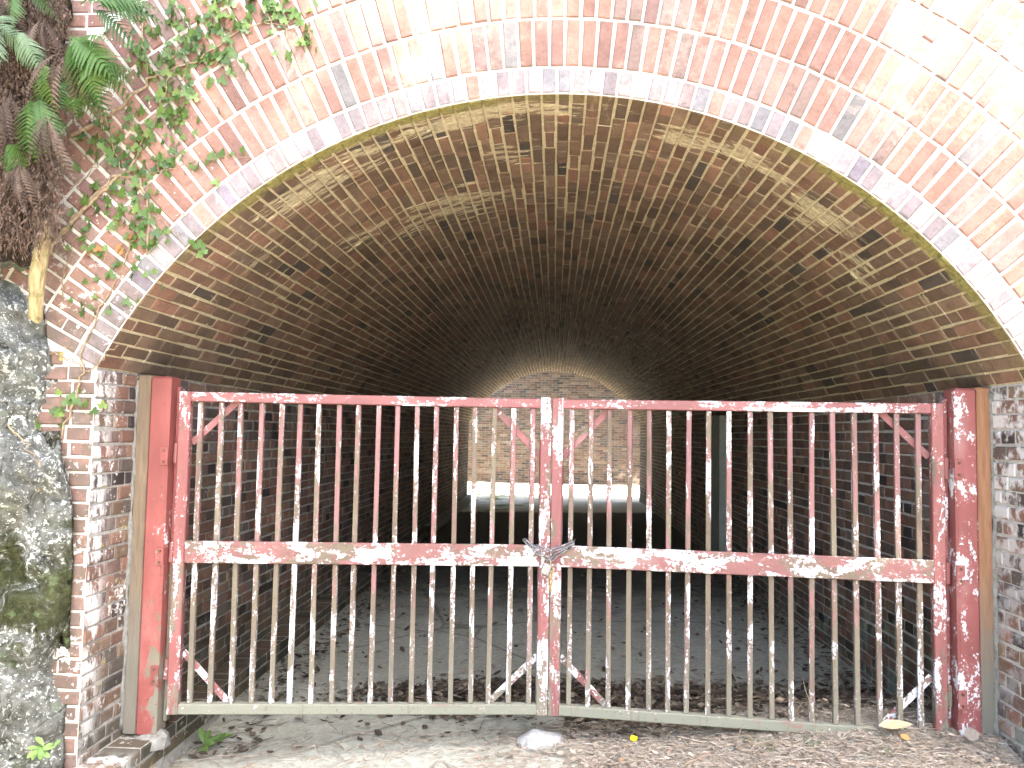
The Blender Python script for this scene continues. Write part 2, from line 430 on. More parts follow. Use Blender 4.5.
# ---- wall beyond the far exit
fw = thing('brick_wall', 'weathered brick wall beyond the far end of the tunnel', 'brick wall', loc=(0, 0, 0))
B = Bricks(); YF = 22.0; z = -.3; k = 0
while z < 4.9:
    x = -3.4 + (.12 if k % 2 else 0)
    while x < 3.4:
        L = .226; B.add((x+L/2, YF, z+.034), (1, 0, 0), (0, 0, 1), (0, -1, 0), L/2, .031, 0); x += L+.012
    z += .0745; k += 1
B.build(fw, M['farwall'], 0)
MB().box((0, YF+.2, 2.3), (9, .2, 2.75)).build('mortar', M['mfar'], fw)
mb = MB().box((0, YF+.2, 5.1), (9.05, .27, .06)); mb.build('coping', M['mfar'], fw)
mb = MB().box((1.85, YF-.012, .18), (.07, .012, .05)); g = G('drain_dark'); mb.build('drain_hole', g.done((.02, .02, .02)), fw)

# ------------------------------------------------------------------ ground and hill
def fbm(x, y, z=0, s=1.0, o=4): return mnoise.fractal(Vector((x*s, y*s, z*s)), 1.0, 2.0, o)
def sm(a, b, t):
    t = max(0, min(1, (t-a)/(b-a))); return t*t*(3-2*t)
def gh(x, y):
    inside = sm(.35, 1.2, y)
    zi = -.195 + .017*x
    zo = -.155 + .062*max(-2, min(2.2, x)) - .03*sm(-1, -6, y)
    if x < -1.1: zo -= .035*sm(-1.1, -1.8, x)
    z = zo*(1-inside) + zi*inside
    z += .016*fbm(x, y, 0, 2.2)*(1-.6*inside) + .006*fbm(x+9, y, 0, 9)
    z += .045*math.exp(-((x-1.6)**2/.9 + (y-.35)**2/.12))        # drift of litter against the right leaf
    z += .085*sm(.2, 1.9, x)*math.exp(-((y-.12)/.45)**2)
    z += .05*math.exp(-((x-.9)**2/.7 + (y-.85)**2/.12)) + .07*math.exp(-((x+.3)**2/.16 + (y-.98)**2/.05))
    if y > 15.8: z = -.19 + .05*sm(15.8, 22, y) + .015*fbm(x, y, 3, 1.5)
    return z
def grid_lines(parts):
    out = []
    for a, b, n in parts: out += list(np.linspace(a, b, n, endpoint=False))
    return out + [parts[-1][1]]
xs = grid_lines([(-250, -20, 8), (-20, -3, 12), (-3, 3, 110), (3, 20, 12), (20, 250, 8)])
ys = grid_lines([(-250, -20, 8), (-20, -3, 20), (-3, 3, 110), (3, 24, 60), (24, 250, 8)])
V = [(x, y, gh(x, y)) for y in ys for x in xs]; nx = len(xs)
F = [(j*nx+i, j*nx+i+1, (j+1)*nx+i+1, (j+1)*nx+i) for j in range(len(ys)-1) for i in range(nx-1)]
g = G('ground_soil')
n1 = g.noise(g.pos, 3.2, 6, .65, .4); n2 = g.noise(g.pos, 24, 6, .7); n3 = g.noise(g.pos, 140, 4, .7)
slab = g.ramp(n2, ((.3, (.27, .272, .225)), (.55, (.37, .368, .31)), (.75, (.46, .452, .39))))
soil = g.ramp(n2, ((.3, (.22, .19, .15)), (.5, (.36, .32, .265)), (.72, (.50, .465, .40))))
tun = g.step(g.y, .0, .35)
damp_dark = g.step(g.add(g.y, g.mul(n1, 3.0)), 4.6, 6.6)  # dark soil tone that paints in the unlit middle of the tunnel floor
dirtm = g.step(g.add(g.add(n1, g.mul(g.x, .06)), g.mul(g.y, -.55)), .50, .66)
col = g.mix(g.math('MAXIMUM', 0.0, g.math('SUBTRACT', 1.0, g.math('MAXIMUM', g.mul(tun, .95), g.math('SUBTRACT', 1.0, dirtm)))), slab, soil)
col = g.mix(g.mul(damp_dark, .8), col, (.055, .052, .042))
crt = g.step(g.add(g.y, g.mul(n1, .5)), 13.0, 13.4)
crk = g.step(g.vor(g.add(0, 0) if False else g.sc(g.pos, (1, 1, 0)), .55, 'DISTANCE_TO_EDGE'), .0, .014, .55, 0)
col = g.mix(g.mul(crk, tun), col, (.07, .07, .06))
gm = g.mul(g.step(g.noise(g.pos, 1.8, 4), .5, .62), g.step(g.x, .2, -.6))
court = g.mix(gm, g.ramp(n2, ((.3, (.50, .46, .38)), (.7, (.64, .60, .51)))), (.16, .20, .07))
col = g.mix(crt, col, court)
col = g.mix(1.0, col, g.grey(n3, .82, 1.14), 'MULTIPLY')
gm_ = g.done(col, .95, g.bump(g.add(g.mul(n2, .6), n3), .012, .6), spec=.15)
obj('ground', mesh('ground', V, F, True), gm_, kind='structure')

# hill over the tunnel with the banks of the cutting
hx = grid_lines([(-40, -8, 16), (-8, 8, 50), (8, 40, 16)]); hy = grid_lines([(-14, -2, 30), (-2, 0, 10), (0, 15.7, 30), (15.7, 26, 20)])
def hh(x, y):
    base = 4.15 + .5*sm(0, 6, y) - 1.15*sm(10, 15.7, y) + .2*fbm(x, y, 5, .4)
    if y < -.08:
        s_ = sm(3.0, 8.0, x) if x > 0 else sm(2.75, 6.0, -x)
        return -.7 + (base+.7)*s_
    if y > 15.75: return -.7 + (5.6+.4*fbm(x, y, 2, .5))*sm(2.7, 5.0, abs(x))  # unseen banks beside the far court, added to shade its wall
    return base
V = [(x, y, hh(x, y)) for y in hy for x in hx]; nx = len(hx); F = []
for j in range(len(hy)-1):
    for i in range(nx-1):
        q = (j*nx+i, j*nx+i+1, (j+1)*nx+i+1, (j+1)*nx+i)
        if max(V[t][2] for t in q) > -.5 and not (hy[j] > 15.6 and hy[j+1] < 16.4 and abs(hx[i]) < 3.2) and not (hy[j] < -.15 and hy[j+1] > -.2 and abs(hx[i]) < 3.4): F.append(q)
g = G('hill_soil'); n2 = g.noise(g.pos, 6, 6, .7)
hillm = g.done(g.ramp(n2, ((.3, (.035, .05, .018)), (.55, (.07, .085, .03)), (.75, (.12, .10, .06)))), .95, g.bump(n2, .1), spec=.1)
obj('hill', mesh('hill', V, F, True), hillm, kind='structure')

# ------------------------------------------------------------------ gate paint
def paint(name, white, grime, stretch=(1, 1, 1), scale=14.0, red=(.20, .07, .068), low=None, seed=0.0, green=0.0, vary=.0):
    """red paint flaking to white undercoat, over brown olive grime; every piece worn differently"""
    g = G(name); oi = g.n('ShaderNodeObjectInfo').outputs['Random']
    p = g.n('ShaderNodeVectorMath'); p.operation = 'ADD'; g.l(g.sc(g.pos, stretch), p.inputs[0])
    g.l(g.vec(g.add(g.mul(oi, 7.0), seed), seed*1.7, g.mul(oi, 3.0)), p.inputs[1]); p = p.outputs[0]
    nr = g.noise(p, 5, 4, .6)
    col = g.ramp(nr, ((.3, tuple(c*.75 for c in red)), (.55, red), (.75, (red[0]*1.15, red[1]*1.9, red[2]*1.9))))
    dv = g.mul(g.math('SUBTRACT', oi, .5), vary); od = g.mul(g.math('SUBTRACT', g.math('FRACT', g.mul(oi, 7.3)), .5), vary*1.6)
    ng = g.add(g.mul(g.noise(p, scale*.5, 4, .65, .3), .68), g.mul(g.noise(p, scale*3, 4, .7), .32))
    gt = g.add(od, grime)
    if low: gt = g.math('SUBTRACT', gt, g.step(g.z, low[0], low[1], 0.0, low[2]))
    mg = g.step(ng, gt, g.add(gt, .06))
    gc = g.ramp(nr, ((.3, (.085, .062, .045)), (.5, (.125, .10, .072)), (.7, (.145, .128, .085))))
    gc = g.mix(g.mul(g.step(g.add(g.z, g.mul(nr, .25)), .75, .0), .6), gc, (.175, .18, .14))
    if green: gc = g.mix(green, gc, (.19, .20, .155))
    col = g.mix(mg, col, gc)
    big = g.noise(p, scale*.38, 3, .5)
    nw = g.add(g.add(g.mul(g.noise(p, scale, 4, .68, .5), .54), g.mul(g.noise(g.pos, scale*5, 3, .6), .24)), g.mul(big, .22))
    wt = g.add(dv, white)
    mw = g.step(nw, wt, g.add(wt, .014))
    wc = g.ramp(g.noise(p, 30, 3), ((.3, (.42, .42, .44)), (.7, (.62, .62, .63))))
    halo = g.mul(g.step(nw, g.math('SUBTRACT', wt, .035), wt), .35)
    col = g.mix(halo, col, (.33, .20, .19))
    col = g.mix(mw, col, wc)
    ru = g.step(g.noise(g.pos, 55, 4, .65), .63, .68)
    col = g.mix(g.mul(ru, .8), col, (.09, .045, .028))
    streak = g.step(g.noise(g.sc(g.pos, (34, 34, 2.2)), 1.0, 3, .6), .60, .70)
    col = g.mix(g.mul(streak, .35), col, (.10, .055, .035))
    h = g.add(g.add(g.mul(mw, .8), g.mul(mg, -.4)), g.add(g.mul(g.noise(g.pos, 160, 3), .4), g.mul(nr, .8)))
    return g.done(col, g.step(mg, 0, 1, .5, .85), g.bump(h, .0025, .9), spec=.4)
P_TOP = paint('paint_top_rail', .522, .60, (.5, 1, 1.6), 13)
P_MID = paint('paint_mid_rail', .508, .46, (.55, 1, 1.3), 12, red=(.175, .07, .066))
P_BOT = paint('paint_bottom_rail', .60, .36, (.6, 1, 1), 14, red=(.22, .10, .09), green=.55)
P_BAR = paint('paint_bars', .535, .50, (1.5, 1.5, .32), 15, red=(.19, .09, .087), low=(1.55, .1, .14), vary=.035)
P_STL = paint('paint_stiles', .545, .56, (1.3, 1.3, .35), 13, red=(.20, .066, .062), low=(.9, .1, .10))
P_CEN = paint('paint_centre_stiles', .495, .52, (1.3, 1.3, .3), 13, red=(.185, .062, .062), low=(.6, .0, .06), vary=.05)
P_PL = paint('paint_left_post', .60, .585, (1, 1, .5), 7, red=(.215, .06, .052), low=(.95, .3, .16))
P_PR = paint('paint_right_post', .555, .63, (1, 1, .5), 13, red=(.21, .062, .058), seed=4.0)
P_BRC = paint('paint_brace', .60, .56, (1, 1, 1), 13)
P_BRCW = paint('paint_brace_pale', .50, .48, (1, 1, 1), 13)

GH = 1.615
GL = math.hypot(1.9, .198); GA = math.atan2(.198, 1.9)
def gate(sg, label):
    t = thing('iron_gate', label, 'gate', loc=(-sg*1.9, 0, 0), rotz=sg*GA, group='pair of iron gate leaves')
    def part(name, mat, x, hx, y, hy, z, hz, bev=.004, rot=None):
        o = MB().box((0, 0, 0), (hx, hy, hz), bev, rot).build(name, mat, t, loc=(sg*x, y, z)); return o
    sw = .0285
    part('stile', P_STL, sw, sw, 0, .026, GH/2, GH/2)
    part('stile', P_CEN, GL-sw-.004, sw, 0, .027, GH/2+.002, GH/2+.004)
    mid = GL/2
    part('top_rail', P_TOP, mid, GL/2-2*sw, 0, .0245, GH-.026, .0245)
    part('bottom_rail', P_BOT, mid, GL/2-2*sw, 0, .0245, .027, .0255)
    part('mid_rail', P_MID, mid, GL/2-2*sw-.001, -.0215, .0085, .805, .055)
    bx = np.linspace(2*sw+.052, GL-2*sw-.045, 18)
    for i, x in enumerate(bx):
        lean = random.uniform(-.006, .006)
        o = part('bar', P_BAR, x+random.uniform(-.005, .005), .0125, 0, .0115, GH/2+.0005, GH/2-.052, .0025)
        o.rotation_euler = (random.uniform(-.002, .002), lean, random.uniform(-.12, .12))
    bl = .25
    def brace(x0, z0, x1, z1, mat):
        L = math.hypot(x1-x0, z1-z0); a = math.atan2(z1-z0, (x1-x0)*sg)
        o = MB().box((0, 0, 0), (L/2, .004, .017), .0015).build('brace', mat, t, loc=(sg*(x0+x1)/2, .021, (z0+z1)/2)); o.rotation_euler = (0, -a, 0)
    e = 2*sw
    brace(e, GH-.05-bl*.85, e+bl*.9, GH-.045, P_BRC); brace(e, .05+bl, e+bl*.95, .045, P_BRCW)
    brace(GL-e, GH-.05-bl, GL-e-bl, GH-.045, P_BRC); brace(GL-e, .05+bl*.95, GL-e-bl, .045, P_BRCW)
    for z in (.22, .80, 1.30):
        mb = MB().tube([(0, 0, -.05), (0, 0, .05)], .013, 10); mb.box((sg*.018, .004, 0), (.018, .004, .04), .001)
        mb.build('hinge', P_STL, t, loc=(-sg*.014, .0, z))
    return t
gate(1, 'left leaf of the rusty red barred gate, lower rail clear of the ground')
gate(-1, 'right leaf of the rusty red barred gate, foot buried in leaf litter')

def wood_mat(name, c0, c1, green=0.0):
    g = G(name); n = g.noise(g.sc(g.pos, (9, 9, .8)), 6, 5, .65, .4); n2 = g.noise(g.pos, 5, 4)
    col = g.ramp(n, ((.3, c0), (.7, c1)))
    col = g.mix(g.mul(g.step(g.add(g.z, g.mul(n2, .6)), 1.15, .55), green), col, (.15, .145, .12))
    return g.done(col, .9, g.bump(n, .006, .8), spec=.2)
W1 = wood_mat('post_timber_left', (.11, .085, .06), (.20, .15, .10), .8); W2 = wood_mat('post_timber_right', (.19, .09, .05), (.29, .16, .09), .95)
conc = mortar('footing_concrete', (.12, .115, .10), (.24, .235, .215))
g = G('bolt_rust'); n = g.noise(g.pos, 120, 3)
RUSTB = g.done(g.ramp(n, ((.3, (.06, .035, .025)), (.7, (.16, .09, .06)))), .7, metal=.3)
for sg, pm, wm, zb, lab in ((-1, P_PL, W1, -.095, 'red gate post on the left, its lower half grimy brown'), (1, P_PR, W2, -.08, 'red gate post on the right flecked with white, timber behind')):
    t = thing('gate_post', lab, 'gate post', loc=(sg*1.99, 0, zb), group='gate posts')
    h = (1.688-zb)/2
    o = MB().box((0, 0, 0), (.053, .06, h), .012).build('post', pm, t, loc=(-sg*.007 + (0 if sg < 0 else .002), .0, h))
    MB().box((0, 0, 0), (.0365, .05, h+.004), .006).build('timber', wm, t, loc=(sg*.0845, .012, h+.002))
    MB().box((0, 0, 0), (.009, .016, h-.05), .003).build('hinge_plate', pm, t, loc=(-sg*.068, .032, h))
    zz = np.linspace(.02, 2*h-.02, 34); rp = random.Random(sg+5)
    MB().tube([(rp.gauss(0, .003), rp.gauss(0, .004), z_) for z_ in zz], [rp.uniform(.010, .019) for _ in zz], 7).build('mortar_packing', conc, t, True, loc=(sg*.128, -.036, 0))
    for z_ in (.30, .88, 1.38):
        st_ = MB().box((0, 0, 0), (.02, .004, .045), .001).build('hinge_strap', pm, t, loc=(-sg*.045, -.063, z_))
        for dz in (-.028, .028): MB().tube([(0, 0, 0), (0, -.008, 0)], .007, 6).build('bolt', RUSTB, st_, loc=(0, -.003, dz))
    if sg < 0:
        mb = MB().tube([(0, 0, -.05), (.005, 0, -.01), (0, 0, .012)], [.10, .085, .05], 9); mb.build('footing', conc, t, loc=(.01, -.01, 0))

# chain and padlock round the meeting stiles
g = G('galvanised_steel'); n = g.noise(g.pos, 90, 4)
STEEL = g.done(g.ramp(n, ((.3, (.09, .09, .095)), (.7, (.26, .26, .27)))), .38, metal=.75, spec=.5)
g = G('rusty_steel'); n = g.noise(g.pos, 120, 4)
RUST = g.done(g.ramp(n, ((.3, (.22, .13, .05)), (.7, (.42, .30, .14)))), .6, metal=.4)
def link_mesh():
    mb = MB(); K, n = 14, 6; a, rr, wr = .0105, .0095, .0036
    path = []
    for i in range(K):
        th = 2*math.pi*i/K; path.append(Vector((math.cos(th)*rr + (a if math.cos(th) > 0 else -a), math.sin(th)*rr, 0)))
    for i in range(K):
        t = (path[(i+1) % K]-path[i-1]).normalized(); nn = t.cross(Vector((0, 0, 1)))
        for j in range(n):
            ph = 2*math.pi*j/n; mb.v.append(tuple(path[i] + nn*math.cos(ph)*wr + Vector((0, 0, 1))*math.sin(ph)*wr))
    for i in range(K):
        for j in range(n): mb.f.append((i*n+j, ((i+1) % K)*n+j, ((i+1) % K)*n+(j+1) % n, i*n+(j+1) % n))
    return mb.me('link', True)
LM = link_mesh(); LM.materials.append(STEEL); LM2 = LM.copy(); LM2.materials.clear(); LM2.materials.append(RUST)
YC = .198
chain = thing('chain', 'steel chain looped round the two meeting stiles of the gate', 'chain', loc=(0, YC-.045, .80))
def run_chain(pts, me=LM, phase=0):
    pts = [Vector(p) for p in pts]; seg = [(pts[i+1]-pts[i]).length for i in range(len(pts)-1)]; tot = sum(seg)
    nl = max(2, int(tot/.030)); 
    for k in range(nl):
        d = (k+.5)*tot/nl; i = 0
        while i < len(seg)-1 and d > seg[i]: d -= seg[i]; i += 1
        p = pts[i].lerp(pts[i+1], d/seg[i]); t = (pts[i+1]-pts[i]).normalized()
        q = t.to_track_quat('X', 'Z'); o = obj('link', me, parent=chain, loc=p); o.rotation_mode = 'QUATERNION'
        o.rotation_quaternion = q @ Matrix.Rotation((math.pi/2 if (k+phase) % 2 else 0)+.5, 3, 'X').to_quaternion()
run_chain([(-.135, .03, .085), (-.12, -.01, .075), (-.07, -.02, .03), (-.025, -.025, .005), (0, -.028, -.01)])
run_chain([(-.12, .02, .055), (-.06, -.022, .055), (0, -.03, .035), (.06, -.022, .055), (.11, -.01, .075), (.125, .03, .085)], phase=1)
run_chain([(.005, -.03, -.012), (.04, -.025, .02), (.09, -.02, .05), (.125, .02, .06)])
run_chain([(.004, -.032, -.015), (.008, -.03, -.06), (.004, -.03, -.13), (.006, -.028, -.165)], LM2)
pl = thing('padlock', 'small grey steel padlock hanging from the chain', 'padlock', loc=(-.018, YC-.085, .745)); pl.rotation_euler = (0, .35, 0)
MB().box((0, 0, 0), (.024, .011, .028), .004).build('lock_body', STEEL, pl)
MB().tube([(-.011, 0, .02), (-.011, 0, .04), (-.007, 0, .05), (0, 0, .054), (.007, 0, .05), (.011, 0, .04), (.011, 0, .02)], .003, 8).build('shackle', STEEL, pl, True)

# small pale sign tag behind the right leaf
# ------------------------------------------------------------------ pale render strip on the right wall inside
mb = MB().box((0, 0, 0), (.05, .30, .98), .01)
pil = obj('render_pier', mb.me('render_pier'), mortar('whitewash', (.24, .26, .23), (.37, .385, .355)), loc=(HALF-.045, 6.25, .72),
          label='pale whitewashed pier on the right tunnel wall, far behind the bars', cat='pier')

# ------------------------------------------------------------------ rock face on the left
def rock_surface(name, mat, z0, z1, nz, edge, depth, amp, label, cat, seed, top=None):
    nu = 46; V = []; F = []
    for j in range(nz+1):
        z = z0 + (z1-z0)*j/nz; xe = edge(z)
        for i in range(nu+1):
            u = i/nu; x = xe - 1.3*u**1.2; y = YP - .012 - depth(z)*sm(0, .16, u)*(.55+.45*u) - .9*u*u
            f1 = fbm(x*1.0+seed, y+z*.2, z, 2.1, 5); f2 = abs(fbm(x+seed+7, y, z, 6.5, 4)); f3 = fbm(x+seed, y, z+4, 19, 3)
            d = amp*(f1 + .55*(f2-.3)*1.2 + .22*f3)*sm(0, .1, u+.04)
            V.append((x + .5*d, y - d, z + .3*amp*f2))
    for j in range(nz):
        for i in range(nu):
            a = j*(nu+1)+i; F.append((a, a+nu+1, a+nu+2, a+1))
    # close the back so that the rock is solid
    k = len(V); rowL = [j*(nu+1) for j in range(nz+1)]; rowR = [j*(nu+1)+nu for j in range(nz+1)]
    for j in range(nz+1): V.append((V[rowR[j]][0]-.3, YP+.1, V[rowR[j]][2]))
    for j in range(nz): F.append((rowR[j], rowR[j+1], k+j+1, k+j)); F.append((k+j, k+j+1, rowL[j+1], rowL[j]))
    F.append([nz*(nu+1)+i for i in range(nu+1)] + [k+nz])
    return obj(name, mesh(name, V, F, True), mat, label=label, cat=cat)
g = G('lichen_rock')
n1 = g.noise(g.pos, 4.5, 6, .7, .4); n2 = g.noise(g.pos, 22, 6, .72); n3 = g.noise(g.pos, 95, 4, .7)
col = g.ramp(n2, ((.28, (.05, .051, .043)), (.5, (.12, .121, .108)), (.72, (.20, .20, .183))))
moss = g.step(g.add(g.mul(n1, .7), g.mul(g.gauss(g.z, .68, .42), .28)), .50, .62)
col = g.mix(g.mul(moss, .92), col, g.ramp(n2, ((.3, (.014, .017, .006)), (.7, (.055, .058, .02)))))
lich = g.step(g.add(g.mul(g.noise(g.pos, 34, 5, .7), .6), g.mul(n1, -.28)), .206, .236)
lich = g.math('MAXIMUM', lich, g.step(g.noise(g.pos, 75, 3, .5), .64, .67))
lich = g.mul(lich, g.step(moss, .3, .9, 1.0, .12))
col = g.mix(g.mul(lich, .9), col, (.46, .48, .44))
gl = g.step(g.noise(g.pos, 9, 4), .6, .68)
col = g.mix(g.mul(gl, .45), col, (.13, .18, .09))
crack = g.step(g.vor(g.sc(g.pos, (1, 1, .7)), 5.5, 'DISTANCE_TO_EDGE'), 0.0, .05)
ROCK = g.done(col, .92, g.bump(g.add(g.add(g.mul(n2, .9), g.mul(n3, .6)), g.mul(crack, .4)), .022, .9), spec=.05)
def redge(z):
    e = -2.175 - .11*sm(.9, 1.5, z) - .10*sm(1.5, 2.0, z)
    return e + .008*fbm(3.3, z, 1, 6)
rock_surface('rock_face', ROCK, -.5, 2.42, 94, redge, lambda z: .15+.05*sm(1.2, 0, z), .15, 'lichen speckled mossy rock face at the left edge beside the portal', 'rock', 2.0)
g = G('dark_soil'); n2 = g.noise(g.pos, 18, 6, .7)
SOIL = g.done(g.ramp(n2, ((.3, (.018, .013, .009)), (.55, (.05, .036, .025)), (.78, (.10, .075, .05)))), .95, g.bump(n2, .04, .8), spec=.1)
def bedge(z): return -2.40 + .06*sm(2.4, 3.3, z) + .05*fbm(1.3, z, 4, 3.5)
rock_surface('earth_bank', SOIL, 2.15, 4.4, 50, bedge, lambda z: .22, .16, 'dark earth bank overhanging above the mossy rock', 'earth bank', 9.0)

# ------------------------------------------------------------------ vegetation
def leaf_mat(name, stops, transl=.25, rough=.5):
    g = G(name); oi = g.n('ShaderNodeObjectInfo').outputs['Random']; n = g.noise(g.pos, 40, 3)
    f = g.math('FRACT', g.add(oi, g.mul(n, .25)))
    return g.done(g.mix(1.0, g.ramp(f, stops), g.grey(n, .8, 1.15), 'MULTIPLY'), rough, spec=.4, transl=transl)
IVY = leaf_mat('ivy_leaf', ((0, (0.056, 0.107, 0.024)), (.3, (0.094, 0.163, 0.032)), (.5, (0.042, 0.081, 0.028)), (.75, (0.140, 0.208, 0.047)), (1, (0.065, 0.126, 0.032))))
FERN = leaf_mat('fern_green', ((0, (0.047, 0.099, 0.020)), (.4, (0.079, 0.152, 0.028)), (.7, (0.038, 0.090, 0.028)), (1, (0.112, 0.171, 0.032))), .35)
FERNP = leaf_mat('fern_pale', ((0, (0.130, 0.194, 0.101)), (1, (0.173, 0.245, 0.144))), .3)
FERNB = leaf_mat('fern_bluish', ((0, (0.036, 0.086, 0.054)), (1, (0.065, 0.122, 0.079))), .3)
DEADM = leaf_mat('dead_frond', ((0, (.10, .062, .042)), (.35, (.19, .125, .09)), (.7, (.30, .22, .175)), (1, (.14, .08, .055))), .15, .8)
DRY = leaf_mat('dry_leaf', ((0, (.30, .15, .05)), (.5, (.24, .10, .035)), (1, (.36, .20, .08))), .2, .7)
g = G('vine_bark'); n = g.noise(g.sc(g.pos, (1, 1, 1)), 60, 4)
BARK = g.done(g.ramp(n, ((.3, (.13, .09, .055)), (.7, (.32, .245, .16)))), .85, g.bump(n, .004))
def ivy_leaf_mesh(seed):
    rr = random.Random(seed)
    prof = [(0, -.02), (.22, -.30), (.50, -.20), (.42, .02), (.62, .28), (.27, .30), (.18, .55), (0, .80)]
    pts = prof + [(-x, y) for x, y in prof[-2:0:-1]]
    pts = [(x*(1+rr.uniform(-.12, .12)), y*(1+rr.uniform(-.1, .1))) for x, y in pts]
    V = [(0, .12, .02)] + [(x, y, .10*abs(x)-.16*y*y + rr.uniform(-.02, .02)) for x, y in pts]
    F = [(0, 1+i, 1+(i+1) % len(pts)) for i in range(len(pts))]
    return mesh('leaf', V, F, True)
IVM = [ivy_leaf_mesh(i) for i in range(5)]
for me in IVM: me.materials.append(IVY)
DRM = [me.copy() for me in IVM[:2]]
for me in DRM: me.materials.clear(); me.materials.append(DRY)
# points on the portal face from picture positions: the face is the plane y = YP
def face(x, y, off=.02):
    d = CF + CR*(x-512)/FPX - CU*(y-384)/FPX; t = (YP-off-CAM[1])/d[1]; return Vector(CAM + d*t)
def path(pts, off=.012, sub=5, wig=.006):
    P = [face(*p, off) for p in pts]; out = []
    for i in range(len(P)-1):
        for k in range(sub):
            q = P[i].lerp(P[i+1], k/sub); out.append(q + Vector((random.gauss(0, wig), random.uniform(-.012, .004), random.gauss(0, wig))))
    return out + [P[-1]]
def ivy_plant(label, origin, stems, clusters, extra, dry, seed, smin, smax):
    rr = random.Random(seed)
    t = thing('ivy', label, 'ivy', loc=tuple(face(*origin)), group='ivy on the portal'); o0 = Vector(t.location)
    for pts, r0, r1 in stems:
        P = path(pts); n = len(P)
        MB().tube([p-o0 for p in P], [r0+(r1-r0)*i/(n-1) for i in range(n)], 6).build('stem', BARK, t, True)
    spots = [(rr.gauss(x, sx), rr.gauss(y, sy)) for x, y, sx, sy, c in clusters for _ in range(c)] + extra
    for x, y in spots[:300]:
        y = max(y, -12); o = obj('leaf', rr.choice(IVM), parent=t, loc=face(x, y, rr.uniform(.010, .036))-o0); sc = rr.uniform(smin, smax)
        o.rotation_mode = 'YXZ'; o.rotation_euler = (R(90)-rr.uniform(-.2, .7), R(180)+rr.gauss(0, .8), rr.gauss(0, .4)); o.scale = (sc*1.25,)*3
    for x, y in dry:
        o = obj('dry_leaf', rr.choice(DRM), parent=t, loc=face(x, y, .03)-o0); o.rotation_euler = (R(70), rr.gauss(0, .5), rr.gauss(0, 1)); o.scale = (.04,)*3
ivy_plant('dense ivy clump spreading along the top of the portal left of the glare', (165, 70),
    [([(70, 138), (100, 121), (125, 103), (148, 80), (165, 70)], .011, .006), ([(165, 70), (195, 62), (225, 40), (262, 22), (290, 18)], .005, .0025),
     ([(142, 0), (144, 40), (148, 72), (160, 74)], .005, .004), ([(285, 15), (288, 42), (292, 62)], .003, .0015), ([(262, 22), (292, 30), (312, 45)], .003, .0015), ([(190, 62), (180, 90), (185, 120)], .004, .002)],
    [(205, 26, 20, 16, 48), (245, 15, 26, 11, 50), (280, 10, 14, 8, 26), (185, 58, 20, 13, 36), (218, 60, 16, 12, 28), (162, 80, 18, 12, 24), (178, 108, 18, 13, 30), (140, 48, 12, 18, 20), (165, 20, 16, 12, 16), (305, 40, 6, 8, 8)],
    [(290, 60), (294, 66), (287, 55), (312, 46), (309, 38), (316, 50)], [(183, 214)], 5, .022, .044)
ivy_plant('sparser ivy trailing down the left bricks beside the arch to the pier', (60, 240),
    [([(40, 262), (62, 236), (90, 205), (118, 175), (140, 178), (150, 215), (147, 255)], .012, .005), ([(52, 245), (80, 212), (112, 178), (128, 172), (150, 130), (165, 95), (172, 60), (190, 30)], .008, .003),
     ([(100, 100), (106, 118), (118, 160), (122, 176)], .005, .003), ([(55, 470), (60, 440), (76, 400), (84, 372), (82, 350), (100, 310), (118, 280), (130, 250), (142, 225)], .006, .0025),
     ([(84, 372), (98, 366), (108, 352), (118, 345)], .004, .002), ([(30, 350), (55, 352), (75, 362), (84, 372)], .004, .003), ([(135, 178), (170, 168), (205, 160), (250, 157)], .003, .0015),
     ([(150, 215), (165, 222), (182, 240), (185, 255)], .003, .0015), ([(60, 300), (66, 270), (75, 240), (90, 232)], .003, .0015), ([(70, 190), (95, 170), (98, 140), (112, 120)], .003, .002)],
    [(150, 138, 22, 15, 50), (168, 165, 14, 9, 18), (118, 160, 20, 18, 36), (130, 206, 18, 16, 34), (105, 212, 16, 16, 26), (150, 243, 9, 11, 22), (88, 240, 12, 18, 14), (112, 275, 16, 24, 16), (90, 310, 10, 16, 6), (60, 415, 9, 14, 10), (82, 400, 12, 6, 7), (92, 130, 12, 16, 12)],
    [(206, 163), (212, 158), (222, 156), (232, 154), (243, 152), (196, 168), (190, 165), (200, 247), (203, 252), (192, 244), (199, 256)],
    [(88, 254), (98, 250), (118, 248), (129, 238), (119, 252)], 6, .021, .040)

